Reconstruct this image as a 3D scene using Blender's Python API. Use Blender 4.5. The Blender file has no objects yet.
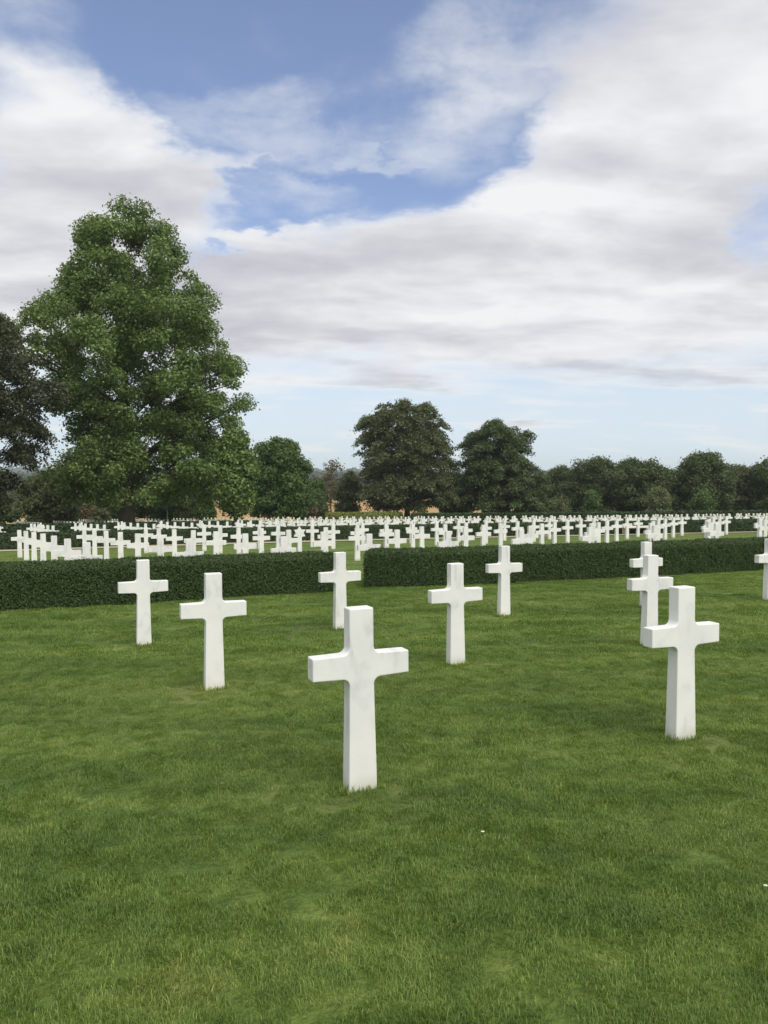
import bpy, math, random
import numpy as np
from mathutils import Vector, Matrix, noise as mnoise

random.seed(7)
RS = np.random.RandomState(11)
scene = bpy.context.scene
COL = scene.collection
R = math.radians

# ------------------------------------------------------------------ helpers
F_PX = 800.0
PITCH = math.atan(37 / 800.0)
CAM_Z = 1.556
GB, GA = 0.045, -0.01268          # fall of the lawn away from, and across, the viewpoint
CH = 1.026                         # height of a headstone


def smooth(a, b, x):
    t = min(1.0, max(0.0, (x - a) / (b - a)))
    return t * t * (3 - 2 * t)


def plane(x, y):
    xx = max(-60.0, min(60.0, x))
    yy = max(-40.0, min(115.0, y))
    return -GB * yy - GA * xx


def ground(x, y):
    z = plane(x, y) - 0.2 * smooth(50, 92, y) * smooth(-12, 26, x)
    if y > 108:
        t = smooth(108, 235, y)
        z = z * (1 - t) + (-13.0) * t
    if y > 450:
        z += 6.0 * smooth(450, 1500, y)
    if y > 1500:
        r = smooth(1700, 3600, y)
        n = mnoise.noise(Vector((x / 900.0, y / 900.0, 3.3)))
        z += r * (7 + 9 * n - 0.0028 * x)
    if abs(x) > 80 and y < 600:
        z -= 5 * smooth(80, 260, abs(x)) * (1 - smooth(300, 600, y))
    return z


def ray(px, py):
    x = (px - 384) / F_PX
    y = (512 - py) / F_PX
    dy = math.cos(PITCH) + y * math.sin(PITCH)
    dz = -math.sin(PITCH) + y * math.cos(PITCH)
    return x / dy, dz / dy


def project(x, y, z):
    z -= CAM_Z
    f = y * math.cos(PITCH) - z * math.sin(PITCH)
    u = y * math.sin(PITCH) + z * math.cos(PITCH)
    return 384 + F_PX * x / f, 512 - F_PX * u / f


def at_ground(px, py):
    rx, rz = ray(px, py)
    d = CAM_Z / (-rz - GB - GA * rx)
    return rx * d, d


def tag(o, label=None, cat=None, group=None, kind=None):
    if label:
        o['label'] = label
    if cat:
        o['category'] = cat
    if group:
        o['group'] = group
    if kind:
        o['kind'] = kind
    return o


def link(name, me, mat=None, parent=None, loc=None):
    o = bpy.data.objects.new(name, me)
    COL.objects.link(o)
    if mat and me is not None and not me.materials:
        me.materials.append(mat)
    if parent:
        o.parent = parent
    if loc:
        o.location = loc
    return o


def mesh_np(name, verts, faces_flat, sizes, smooth_shade=False, attr=None):
    me = bpy.data.meshes.new(name)
    verts = np.asarray(verts, dtype=np.float32)
    faces_flat = np.asarray(faces_flat, dtype=np.int32)
    sizes = np.asarray(sizes, dtype=np.int32)
    me.vertices.add(len(verts))
    me.vertices.foreach_set('co', verts.ravel())
    me.loops.add(len(faces_flat))
    me.loops.foreach_set('vertex_index', faces_flat)
    me.polygons.add(len(sizes))
    starts = np.concatenate(([0], np.cumsum(sizes)[:-1])).astype(np.int32)
    me.polygons.foreach_set('loop_start', starts)
    me.polygons.foreach_set('loop_total', sizes)
    if smooth_shade:
        me.polygons.foreach_set('use_smooth', np.ones(len(sizes), dtype=bool))
    me.update(calc_edges=True)
    if attr is not None:
        for k, v in attr.items():
            a = me.attributes.new(k, 'FLOAT', 'POINT')
            a.data.foreach_set('value', np.asarray(v, dtype=np.float32))
    me.validate()
    return me


def mesh_py(name, verts, faces, smooth_shade=False):
    me = bpy.data.meshes.new(name)
    me.from_pydata(verts, [], faces)
    if smooth_shade:
        for p in me.polygons:
            p.use_smooth = True
    me.update()
    return me


# ------------------------------------------------------------------ materials
def new_mat(name):
    m = bpy.data.materials.new(name)
    m.use_nodes = True
    nt = m.node_tree
    nt.nodes.clear()
    return m, nt, nt.nodes, nt.links


def N(nt, t, **kw):
    n = nt.nodes.new(t)
    for k, v in kw.items():
        setattr(n, k, v)
    return n


def setin(n, **kw):
    for k, v in kw.items():
        n.inputs[k.replace('_', ' ')].default_value = v
    return n


def noise_tex(nt, vec, scale, detail=3, rough=0.55, dist=0.0):
    n = N(nt, 'ShaderNodeTexNoise')
    n.inputs['Scale'].default_value = scale
    n.inputs['Detail'].default_value = detail
    n.inputs['Roughness'].default_value = rough
    n.inputs['Distortion'].default_value = dist
    if vec is not None:
        nt.links.new(vec, n.inputs['Vector'])
    return n.outputs['Fac']


def ramp(nt, fac, stops):
    r = N(nt, 'ShaderNodeValToRGB')
    el = r.color_ramp.elements
    while len(el) < len(stops):
        el.new(0.5)
    for e, (p, c) in zip(el, stops):
        e.position = p
        e.color = (c[0], c[1], c[2], 1)
    nt.links.new(fac, r.inputs['Fac'])
    return r.outputs['Color']


def mixc(nt, fac, a, b, mode='MIX'):
    m = N(nt, 'ShaderNodeMix', data_type='RGBA', blend_type=mode)
    for s, v in ((m.inputs[0], fac), (m.inputs[6], a), (m.inputs[7], b)):
        if isinstance(v, (int, float)):
            s.default_value = v
        elif isinstance(v, tuple):
            s.default_value = (v[0], v[1], v[2], 1)
        else:
            nt.links.new(v, s)
    return m.outputs[2]


def mth(nt, op, a, b=None, c=None, clamp=False):
    m = N(nt, 'ShaderNodeMath', operation=op)
    m.use_clamp = clamp
    for i, v in enumerate((a, b, c)):
        if v is None:
            continue
        if isinstance(v, (int, float)):
            m.inputs[i].default_value = v
        else:
            nt.links.new(v, m.inputs[i])
    return m.outputs[0]


def maprange(nt, v, a, b, c=0.0, d=1.0, smoothst=True):
    m = N(nt, 'ShaderNodeMapRange')
    m.interpolation_type = 'SMOOTHSTEP' if smoothst else 'LINEAR'
    nt.links.new(v, m.inputs[0])
    for i, x in enumerate((a, b, c, d)):
        m.inputs[i + 1].default_value = x
    return m.outputs[0]


def leaf_material(name, c_dark, c_light, translucent=0.25, rough=0.55, hue2=None):
    m, nt, nd, lk = new_mat(name)
    at = N(nt, 'ShaderNodeAttribute', attribute_name='rnd')
    geo = N(nt, 'ShaderNodeNewGeometry')
    big = noise_tex(nt, geo.outputs['Position'], 0.35, 3)
    f = mth(nt, 'ADD', mth(nt, 'MULTIPLY', at.outputs['Fac'], 0.75), mth(nt, 'MULTIPLY', big, 0.5))
    f = mth(nt, 'SUBTRACT', f, 0.12, clamp=True)
    col = mixc(nt, f, c_dark, c_light)
    if hue2:
        h = maprange(nt, noise_tex(nt, geo.outputs['Position'], 0.8, 2), 0.52, 0.72)
        col = mixc(nt, h, col, hue2)
    b = N(nt, 'ShaderNodeBsdfPrincipled')
    b.inputs['Roughness'].default_value = rough
    b.inputs['Specular IOR Level'].default_value = 0.35
    lk.new(col, b.inputs['Base Color'])
    t = N(nt, 'ShaderNodeBsdfTranslucent')
    lk.new(mixc(nt, 1.0, col, (1.25, 1.35, 0.6), 'MULTIPLY'), t.inputs['Color'])
    ms = N(nt, 'ShaderNodeMixShader')
    ms.inputs[0].default_value = translucent
    lk.new(b.outputs[0], ms.inputs[1])
    lk.new(t.outputs[0], ms.inputs[2])
    o = N(nt, 'ShaderNodeOutputMaterial')
    lk.new(ms.outputs[0], o.inputs['Surface'])
    return m


def simple_material(name, c1, c2, scale, rough=0.85, bump=0.3, bscale=None, dist=0.01, stretch=None):
    m, nt, nd, lk = new_mat(name)
    geo = N(nt, 'ShaderNodeTexCoord')
    vec = geo.outputs['Object']
    if stretch:
        mp = N(nt, 'ShaderNodeMapping')
        mp.inputs['Scale'].default_value = stretch
        lk.new(vec, mp.inputs['Vector'])
        vec = mp.outputs[0]
    f = noise_tex(nt, vec, scale, 5, 0.6)
    col = mixc(nt, maprange(nt, f, 0.3, 0.7), c1, c2)
    b = N(nt, 'ShaderNodeBsdfPrincipled')
    b.inputs['Roughness'].default_value = rough
    b.inputs['Specular IOR Level'].default_value = 0.25
    lk.new(col, b.inputs['Base Color'])
    bp = N(nt, 'ShaderNodeBump')
    bp.inputs['Strength'].default_value = bump
    bp.inputs['Distance'].default_value = dist
    lk.new(noise_tex(nt, vec, bscale or scale * 4, 4), bp.inputs['Height'])
    lk.new(bp.outputs[0], b.inputs['Normal'])
    o = N(nt, 'ShaderNodeOutputMaterial')
    lk.new(b.outputs[0], o.inputs['Surface'])
    return m


def lawn_tone(nt):
    """patchy colour of the turf in the place itself: lush, pale and dry areas"""
    geo = N(nt, 'ShaderNodeNewGeometry')
    p = geo.outputs['Position']
    mp = N(nt, 'ShaderNodeMapping')
    mp.inputs['Rotation'].default_value = (0, 0, R(23))
    mp.inputs['Scale'].default_value = (0.45, 1.25, 1.0)
    nt.links.new(p, mp.inputs['Vector'])
    a = noise_tex(nt, mp.outputs[0], 1.15, 4, 0.6, 0.4)
    b = noise_tex(nt, p, 5.5, 3, 0.6)
    c = noise_tex(nt, mp.outputs[0], 0.42, 3, 0.55, 0.6)
    f = mth(nt, 'ADD', mth(nt, 'MULTIPLY', a, 0.62), mth(nt, 'MULTIPLY', b, 0.38))
    col = ramp(nt, f, [(0.32, (0.069, 0.126, 0.027)), (0.45, (0.114, 0.189, 0.039)),
                       (0.56, (0.172, 0.254, 0.055)), (0.70, (0.295, 0.340, 0.102))])
    dry = maprange(nt, c, 0.47, 0.68)
    col = mixc(nt, mth(nt, 'MULTIPLY', dry, 0.5), col, (0.205, 0.262, 0.074))
    return col, p


def make_lawn_mat():
    m, nt, nd, lk = new_mat('lawn turf')
    col, p = lawn_tone(nt)
    fine = noise_tex(nt, p, 38, 4, 0.75)
    mid = noise_tex(nt, p, 9, 3, 0.7)
    v = mth(nt, 'ADD', mth(nt, 'MULTIPLY', maprange(nt, fine, 0.3, 0.7), 0.55), mth(nt, 'MULTIPLY', maprange(nt, mid, 0.3, 0.7), 0.4))
    col2 = mixc(nt, 1.0, col, ramp(nt, v, [(0.0, (0.42, 0.45, 0.4)), (1.0, (1.2, 1.15, 1.15))]), 'MULTIPLY')
    # worn, drier ring of turf round each headstone and thin soil showing there
    w = N(nt, 'ShaderNodeAttribute', attribute_name='worn')
    wf = mth(nt, 'MULTIPLY', w.outputs['Fac'], maprange(nt, mid, 0.25, 0.65))
    col2 = mixc(nt, mth(nt, 'MULTIPLY', wf, 0.65), col2, (0.24, 0.25, 0.09))
    b = N(nt, 'ShaderNodeBsdfPrincipled')
    b.inputs['Roughness'].default_value = 0.9
    b.inputs['Specular IOR Level'].default_value = 0.15
    lk.new(col2, b.inputs['Base Color'])
    bp = N(nt, 'ShaderNodeBump')
    bp.inputs['Strength'].default_value = 0.9
    bp.inputs['Distance'].default_value = 0.05
    lk.new(mth(nt, 'ADD', fine, mth(nt, 'MULTIPLY', mid, 1.3)), bp.inputs['Height'])
    lk.new(bp.outputs[0], b.inputs['Normal'])
    o = N(nt, 'ShaderNodeOutputMaterial')
    lk.new(b.outputs[0], o.inputs['Surface'])
    return m


def make_blade_mat():
    m, nt, nd, lk = new_mat('grass blades')
    col, p = lawn_tone(nt)
    rn = N(nt, 'ShaderNodeAttribute', attribute_name='rnd')
    col = mixc(nt, 1.0, col, ramp(nt, rn.outputs['Fac'], [(0.0, (0.5, 0.58, 0.5)), (0.5, (0.95, 0.97, 0.95)), (0.90, (1.45, 1.32, 1.4)), (1.0, (2.6, 1.8, 2.5))]), 'MULTIPLY')
    tip = N(nt, 'ShaderNodeAttribute', attribute_name='tip')
    col = mixc(nt, mth(nt, 'MULTIPLY', tip.outputs['Fac'], 0.35), col, (0.19, 0.28, 0.08))
    b = N(nt, 'ShaderNodeBsdfPrincipled')
    b.inputs['Roughness'].default_value = 0.5
    b.inputs['Specular IOR Level'].default_value = 0.3
    lk.new(col, b.inputs['Base Color'])
    t = N(nt, 'ShaderNodeBsdfTranslucent')
    lk.new(mixc(nt, 1.0, col, (1.3, 1.4, 0.5), 'MULTIPLY'), t.inputs['Color'])
    ms = N(nt, 'ShaderNodeMixShader')
    ms.inputs[0].default_value = 0.3
    lk.new(b.outputs[0], ms.inputs[1])
    lk.new(t.outputs[0], ms.inputs[2])
    o = N(nt, 'ShaderNodeOutputMaterial')
    lk.new(ms.outputs[0], o.inputs['Surface'])
    return m


def make_marble():
    m, nt, nd, lk = new_mat('white marble')
    tc = N(nt, 'ShaderNodeTexCoord')
    oi = N(nt, 'ShaderNodeObjectInfo')
    off = N(nt, 'ShaderNodeVectorMath', operation='SCALE')
    off.inputs[0].default_value = (17.3, 9.1, 5.7)
    lk.new(oi.outputs['Random'], off.inputs['Scale'])
    ad = N(nt, 'ShaderNodeVectorMath', operation='ADD')
    lk.new(tc.outputs['Object'], ad.inputs[0])
    lk.new(off.outputs[0], ad.inputs[1])
    mp = N(nt, 'ShaderNodeMapping')
    mp.inputs['Rotation'].default_value = (0.2, R(38), 0)
    mp.inputs['Scale'].default_value = (2.6, 1.0, 0.9)
    lk.new(ad.outputs[0], mp.inputs['Vector'])
    v = noise_tex(nt, mp.outputs[0], 1.7, 5, 0.55, 0.8)
    vein = mth(nt, 'ABSOLUTE', mth(nt, 'SUBTRACT', v, 0.5))
    vein = maprange(nt, vein, 0.0, 0.07, 1.0, 0.0)
    cl = noise_tex(nt, ad.outputs[0], 3.0, 3)
    veinm = mth(nt, 'MULTIPLY', vein, maprange(nt, cl, 0.43, 0.62))
    col = mixc(nt, maprange(nt, cl, 0.3, 0.75), (0.775, 0.775, 0.75), (0.705, 0.71, 0.695))
    col = mixc(nt, mth(nt, 'MULTIPLY', veinm, 0.52), col, (0.52, 0.54, 0.53))
    # weather stain: a little green-grey creeping up from the soil
    sep = N(nt, 'ShaderNodeSeparateXYZ')
    lk.new(tc.outputs['Object'], sep.inputs[0])
    low = maprange(nt, mth(nt, 'ADD', sep.outputs['Z'], mth(nt, 'MULTIPLY', cl, -0.12)), -0.08, 0.06, 1.0, 0.0)
    col = mixc(nt, mth(nt, 'MULTIPLY', low, 0.75), col, (0.50, 0.49, 0.36))
    grime = noise_tex(nt, ad.outputs[0], 14, 5, 0.7)
    col = mixc(nt, mth(nt, 'MULTIPLY', maprange(nt, grime, 0.5, 0.8), 0.16), col, (0.58, 0.58, 0.52))
    b = N(nt, 'ShaderNodeBsdfPrincipled')
    b.inputs['Roughness'].default_value = 0.48
    b.inputs['Specular IOR Level'].default_value = 0.35
    lk.new(col, b.inputs['Base Color'])
    bp = N(nt, 'ShaderNodeBump')
    bp.inputs['Strength'].default_value = 0.12
    bp.inputs['Distance'].default_value = 0.003
    lk.new(noise_tex(nt, ad.outputs[0], 60, 3), bp.inputs['Height'])
    lk.new(bp.outputs[0], b.inputs['Normal'])
    o = N(nt, 'ShaderNodeOutputMaterial')
    lk.new(b.outputs[0], o.inputs['Surface'])
    return m


M_LAWN = make_lawn_mat()
M_BLADE = make_blade_mat()
M_MARBLE = make_marble()
M_STONE = simple_material('bench stone', (0.72, 0.70, 0.63), (0.58, 0.56, 0.5), 6)
M_PINKSTONE = simple_material('bench leg stone', (0.52, 0.40, 0.33), (0.4, 0.31, 0.25), 6)
M_PATH = simple_material('path gravel', (0.47, 0.40, 0.29), (0.34, 0.285, 0.21), 9, 0.95, 0.5, 60, 0.01)
M_SOIL = simple_material('rose bed soil', (0.20, 0.11, 0.08), (0.11, 0.065, 0.05), 5, 0.95, 0.5)
M_STUBBLE = simple_material('wheat stubble', (0.40, 0.255, 0.105), (0.32, 0.20, 0.08), 0.05, 0.95, 0.3, 1.0, 0.1, (1, 6, 1))
M_PASTURE = simple_material('meadow', (0.10, 0.135, 0.035), (0.17, 0.16, 0.06), 0.02, 0.95, 0.3, 0.5, 0.1)
M_BARK = simple_material('bark', (0.055, 0.045, 0.034), (0.10, 0.085, 0.065), 5, 0.9, 0.8, 14, 0.04, (1, 1, 0.25))
M_BARKPALE = simple_material('pale bark', (0.16, 0.145, 0.11), (0.10, 0.09, 0.07), 6, 0.9, 0.6, 14, 0.03, (1, 1, 0.25))
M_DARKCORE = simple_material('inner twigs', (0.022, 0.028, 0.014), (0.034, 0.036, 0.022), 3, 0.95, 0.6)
M_YEW = leaf_material('clipped yew', (0.026, 0.050, 0.014), (0.066, 0.112, 0.028), 0.15, 0.6)
M_YEWFAR = leaf_material('clipped yew far', (0.018, 0.038, 0.014), (0.046, 0.082, 0.026), 0.12, 0.55)
M_TULIP = leaf_material('broad green leaves', (0.048, 0.088, 0.022), (0.225, 0.300, 0.092), 0.3)
M_BEECH = leaf_material('beech leaves', (0.040, 0.058, 0.023), (0.140, 0.160, 0.064), 0.25)
M_COPPER = leaf_material('dark beech leaves', (0.024, 0.033, 0.016), (0.086, 0.094, 0.044), 0.2)
M_GREEN = leaf_material('maple leaves', (0.038, 0.075, 0.018), (0.140, 0.210, 0.056), 0.28)
M_GREY = leaf_material('grey green leaves', (0.075, 0.105, 0.045), (0.19, 0.22, 0.10), 0.3)
M_DEEP = leaf_material('oak leaves', (0.030, 0.052, 0.018), (0.112, 0.150, 0.050), 0.25)
M_RUST = leaf_material('rusty leaves', (0.075, 0.070, 0.034), (0.21, 0.135, 0.072), 0.25)
M_LIME = leaf_material('yellow green leaves', (0.13, 0.16, 0.035), (0.22, 0.235, 0.06), 0.25)
M_WOODS = leaf_material('far woodland', (0.024, 0.040, 0.018), (0.05, 0.07, 0.028), 0.15)

# ------------------------------------------------------------------ where the headstones stand
ROW = R(23.0)
front_px = [
    (360, 788.4, 'large white marble cross standing nearest, in the middle of the lawn'),
    (680.3, 739.6, 'big white cross near the right, overlapping the arm of the cross behind'),
    (214.2, 689.6, 'white marble cross left of the nearest cross, second from the left'),
    (455.6, 664.8, 'white cross just right of the nearest cross, pale stain at its foot'),
    (649, 647, 'white cross partly hidden by the big right hand cross in front'),
    (143.8, 644.3, 'leftmost white cross on the near lawn, standing before the long hedge'),
    (340, 629.2, 'white cross in front of the narrow gap in the near hedge'),
    (503.7, 616, 'white cross on the near lawn, standing alone before the right hedge'),
    (646, 608, 'white cross farthest back of the three overlapping ones at the right'),
    (768.5, 600.8, 'white cross on the near lawn cut by the right edge of the photograph'),
]
front = []
for px, py, lb in front_px:
    x, y = at_ground(px, py)
    front.append((x, y, lb))

C2 = np.array([[-13.5793, 29.7343], [2.0099, 1.0631], [1.2183, -2.1567], [0.0171, -0.0456],
               [-0.0623, 0.0159], [0.0095, 0.0133], [0.0096, -0.0101], [0.052, 0.0146]])


def grave(i, k):
    k0 = max(k, 0.0)
    b = np.array([1, i, k0, k0 * k0, i * k0, i * i, i ** 3 / 10., i * i * k0 / 10.])
    q = b @ C2
    if k < 0:
        q = q + np.array([1.24 - 0.045 * i, -2.22 + 0.012 * i]) * k
    return float(q[0]), float(q[1])


BACK = ((-60.0, 108.0), (50.0, 86.0))     # the boundary behind the last graves


def before_boundary(x, y, margin=0.0):
    (x0, y0), (x1, y1) = BACK
    yb = y0 + (y1 - y0) * (x - x0) / (x1 - x0)
    return y < yb - margin


ORD = ['first', 'second', 'third', 'fourth', 'fifth', 'sixth', 'seventh', 'eighth', 'ninth', 'tenth', 'eleventh',
       'twelfth', 'thirteenth', 'fourteenth', 'fifteenth', 'sixteenth', 'seventeenth', 'eighteenth', 'nineteenth',
       'twentieth', 'twenty-first', 'twenty-second', 'twenty-third', 'twenty-fourth', 'twenty-fifth', 'twenty-sixth',
       'twenty-seventh', 'twenty-eighth', 'twenty-ninth', 'thirtieth', 'thirty-first', 'thirty-second', 'thirty-third',
       'thirty-fourth', 'thirty-fifth', 'thirty-sixth', 'thirty-seventh', 'thirty-eighth', 'thirty-ninth', 'fortieth']


def in_frame(x, y, m=4):
    z = ground(x, y)
    px, _ = project(x, y, z + 0.8)
    return -m < px < 768 + m


block = []       # x, y, label, group, kind
for k in range(6, -1, -1):
    pts = []
    for i in range(-1, 17):
        x, y = grave(i, k)
        if in_frame(x, y, 6):
            pts.append((x, y, i))
    pts.sort(key=lambda p: p[0])
    for n, (x, y, i) in enumerate(pts):
        star = (i == 4 and k == 2)
        lb = 'white marble cross in the %s grave row behind the near hedge, %s from the left' % (ORD[6 - k], ORD[n])
        if star:
            lb = 'white marble star of David headstone among the crosses behind the near hedge'
        block.append((x, y, lb, 'marble crosses between the two hedges', star, 6 - k))
r3 = 0
for n_ in range(26):
    k = -(4.35 + n_ * 1.0)
    if n_ >= 6:
        k -= 1.6
    if n_ >= 16:
        k -= 1.2
    pts = []
    for i in range(-24, 24):
        x, y = grave(i + (0.42 if n_ >= 6 else 0.0) + (0.33 if n_ >= 16 else 0.0), k)
        if in_frame(x, y, 2) and before_boundary(x, y, 2.2):
            pts.append((x, y, i))
    pts.sort(key=lambda p: p[0])
    for n, (x, y, i) in enumerate(pts):
        lb = 'small far cross in the %s row beyond the middle hedge, %s from the left' % (ORD[n_], ORD[n])
        star = (n_ == 1 and i == -1)
        if star:
            lb = 'small far star headstone beyond the middle hedge, right of the tall tree trunk'
        block.append((x, y, lb, 'far marble crosses beyond the middle hedge', star, 10 + n_))
print('crosses', len(front), len(block))
stones_xy = [(x, y) for x, y, _ in front] + [(b[0], b[1]) for b in block if b[1] < 40]

# ------------------------------------------------------------------ ground
def build_ground():
    xs = list(np.arange(-26, 26.01, 0.5))
    ext = []
    v = 26.0
    while v < 6500:
        v = v * 1.13
        ext.append(v)
    xs = [-e for e in reversed(ext)] + xs + ext
    ys = [-3000, -1200, -500, -200, -90, -45, -25, -14, -8, -4] + list(np.arange(-2, 24.01, 0.25)) + list(np.arange(24.5, 60, 0.8))
    v = 60.0
    while v < 7000:
        ys.append(v)
        v += max(2.0, (v - 40) * 0.06)
    nx, ny = len(xs), len(ys)
    verts = np.zeros((nx * ny, 3), dtype=np.float32)
    worn = np.zeros(nx * ny)
    k = 0
    for y in ys:
        for x in xs:
            z = ground(x, y)
            if abs(x) < 30 and y < 40:
                z += 0.018 * (mnoise.noise(Vector((x * 0.55, y * 0.55, 1.7))))
                w = 0.0
                for (sx, sy) in stones_xy:
                    dd = math.hypot(x - sx, y - sy)
                    if dd < 0.75:
                        w = max(w, 1 - dd / 0.75)
                worn[k] = min(1.0, w * 1.35)
            verts[k] = (x, y, z)
            k += 1
    f = []
    for j in range(ny - 1):
        a = np.arange(j * nx, j * nx + nx - 1)
        f.append(np.stack([a, a + 1, a + 1 + nx, a + nx], 1))
    f = np.concatenate(f)
    me = mesh_np('ground', verts, f.ravel(), np.full(len(f), 4), True, {'worn': worn})
    g = link('ground', me, M_LAWN)
    tag(g, kind='structure')


build_ground()


def gz_fine(x, y):
    z = ground(x, y)
    if abs(x) < 30 and y < 40:
        z += 0.018 * (mnoise.noise(Vector((x * 0.55, y * 0.55, 1.7))))
    return z


def strip(name, left, right, mat, lift=0.006, nseg=40, nw=3):
    """a sheet between two polylines of plan points, draped on the ground"""
    def samp(line, t):
        n = len(line) - 1
        s = min(n - 1e-6, max(0, t * n))
        i = int(s)
        f = s - i
        return (line[i][0] * (1 - f) + line[i + 1][0] * f, line[i][1] * (1 - f) + line[i + 1][1] * f)
    verts, faces = [], []
    for a in range(nseg + 1):
        p, q = samp(left, a / nseg), samp(right, a / nseg)
        for b in range(nw + 1):
            u = b / nw
            x, y = p[0] * (1 - u) + q[0] * u, p[1] * (1 - u) + q[1] * u
            verts.append((x, y, ground(x, y) + lift))
    w = nw + 1
    for a in range(nseg):
        for b in range(nw):
            faces.append((a * w + b, a * w + b + 1, (a + 1) * w + b + 1, (a + 1) * w + b))
    o = link(name, mesh_py(name, verts, faces), mat)
    tag(o, kind='structure')
    return o


# middle path in front of the second hedge
path_near = [(-44, 20.8), (-16.5, 34.3), (-10.0, 38.0), (-2.8, 41.3), (6.5, 43.9), (16.9, 46.0), (32.0, 49.6), (52, 52)]
h2_front = [(-44, 22.6), (-16.7, 36.1), (-10.3, 39.8), (-2.9, 43.2), (6.5, 45.6), (18.3, 47.6), (32.5, 51.2), (52, 54)]


def lerp_line(line, t):
    n = len(line) - 1
    s = min(n - 1e-6, max(0, t * n))
    i = int(s)
    f = s - i
    return line[i][0] * (1 - f) + line[i + 1][0] * f, line[i][1] * (1 - f) + line[i + 1][1] * f


strip('gravel_path', path_near, [(x - 0.05, y - 0.05) for x, y in h2_front], M_PATH, 0.03, 60)
# far path between the third and fourth blocks, seen at the left
p3a = [grave(i, -11.0) for i in (-14, -8, -4, 0)]
p3b = [grave(i, -11.75) for i in (-14, -8, -4, 0)]
strip('far_gravel_path', p3a, p3b, M_PATH, 0.05, 30)

# land beyond the cemetery: stubble field, meadow
strip('stubble_field', [(-300, 250), (-100, 236), (100, 240), (300, 250)], [(-420, 450), (-150, 460), (150, 455), (420, 450)], M_STUBBLE, 0.25, 40, 16)
strip('meadow', [(-420, 454), (-150, 464), (150, 459), (420, 454)], [(-900, 1300), (-400, 1350), (400, 1350), (900, 1300)], M_PASTURE, 0.4, 40, 24)
strip('rough_grass', [(-160, 131), (-60, 118), (30, 90), (120, 110)], [(-300, 246), (-100, 232), (100, 236), (300, 246)], M_PASTURE, 0.12, 40, 24)


# ------------------------------------------------------------------ headstones
def bevel_mesh(me, width, seg=2, angle=30):
    import bmesh
    bm = bmesh.new()
    bm.from_mesh(me)
    bmesh.ops.recalc_face_normals(bm, faces=bm.faces)
    es = [e for e in bm.edges if len(e.link_faces) == 2 and e.calc_face_angle(0) > R(angle)]
    bmesh.ops.bevel(bm, geom=es, offset=width, segments=seg, affect='EDGES', profile=0.5)
    bm.to_mesh(me)
    bm.free()
    for p in me.polygons:
        p.use_smooth = False
    me.update()
    return me


def cross_outline(nf=5):
    wt, wb = 0.072, 0.085           # half widths at the top and at the soil
    a0, a1 = 0.638, 0.772           # underside and top of the arms
    ax = 0.285
    r = 0.040
    h = CH
    sink = 0.12

    def hw(z):
        return wb + (wt - wb) * min(1.0, max(0.0, z / a0))
    right = [(hw(0) + 0.002, -sink)]
    # lower fillet
    x0 = hw(a0 - r)
    right.append((x0, a0 - r))
    for s in range(1, nf):
        a = math.pi - s / nf * math.pi / 2
        right.append((x0 + r + r * math.cos(a), a0 - r + r * math.sin(a)))
    right.append((x0 + r, a0))
    right.append((ax, a0 + 0.005))
    right.append((ax, a1 - 0.003))
    x1 = wt
    right.append((x1 + r, a1))
    for s in range(1, nf):
        a = -math.pi / 2 - s / nf * math.pi / 2
        right.append((x1 + r + r * math.cos(a), a1 + r + r * math.sin(a)))
    right.append((x1, a1 + r))
    right.append((wt - 0.001, h))
    left = [(-x, z) for x, z in reversed(right)]
    return right + left


def extrude(outline, t, name, bev=0.005):
    n = len(outline)
    verts = [(x, -t / 2, z) for x, z in outline] + [(x, t / 2, z) for x, z in outline]
    faces = [tuple(range(n)), tuple(reversed(range(n, 2 * n)))]
    for i in range(n):
        j = (i + 1) % n
        faces.append((j, i, i + n, j + n))
    me = mesh_py(name, verts, faces)
    if bev:
        bevel_mesh(me, bev, 2)
    return me


def splay(me):
    for v in me.vertices:
        if v.co.z < 0.6:
            v.co.y *= 1 + 0.17 * (1 - v.co.z / 0.6)
    me.update()
    return me


cross_me = extrude(cross_outline(6), 0.092, 'marble_cross', 0.006)
splay(cross_me)
cross_me.materials.append(M_MARBLE)
cross_far = extrude(cross_outline(3), 0.092, 'marble_cross_far', 0.0)
splay(cross_far)
cross_far.materials.append(M_MARBLE)


def star_outline():
    pts = []
    cz, ro = 0.78, 0.25
    ri = ro / math.sqrt(3)
    post = 0.075
    for s in range(12):
        a = -math.pi / 2 + s * math.pi / 6
        rr = ro if s % 2 == 0 else ri
        if s == 0:
            continue
        pts.append((rr * math.cos(a), cz + rr * math.sin(a)))
    # post below the star joins between the two lowest inner corners
    return [(post + 0.006, -0.12), (post, cz - ri * 0.98)] + pts + [(-post, cz - ri * 0.98), (-post - 0.006, -0.12)]


def build_star():
    pts = star_outline()
    # drop inner corners swallowed by the post
    pts = [p for p in pts if not (abs(p[0]) < 0.0751 and abs(p[1] - (0.78 - 0.125)) < 0.003)]
    me = extrude(pts, 0.092, 'star_headstone', 0.0)
    me.materials.append(M_MARBLE)
    return me


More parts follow.
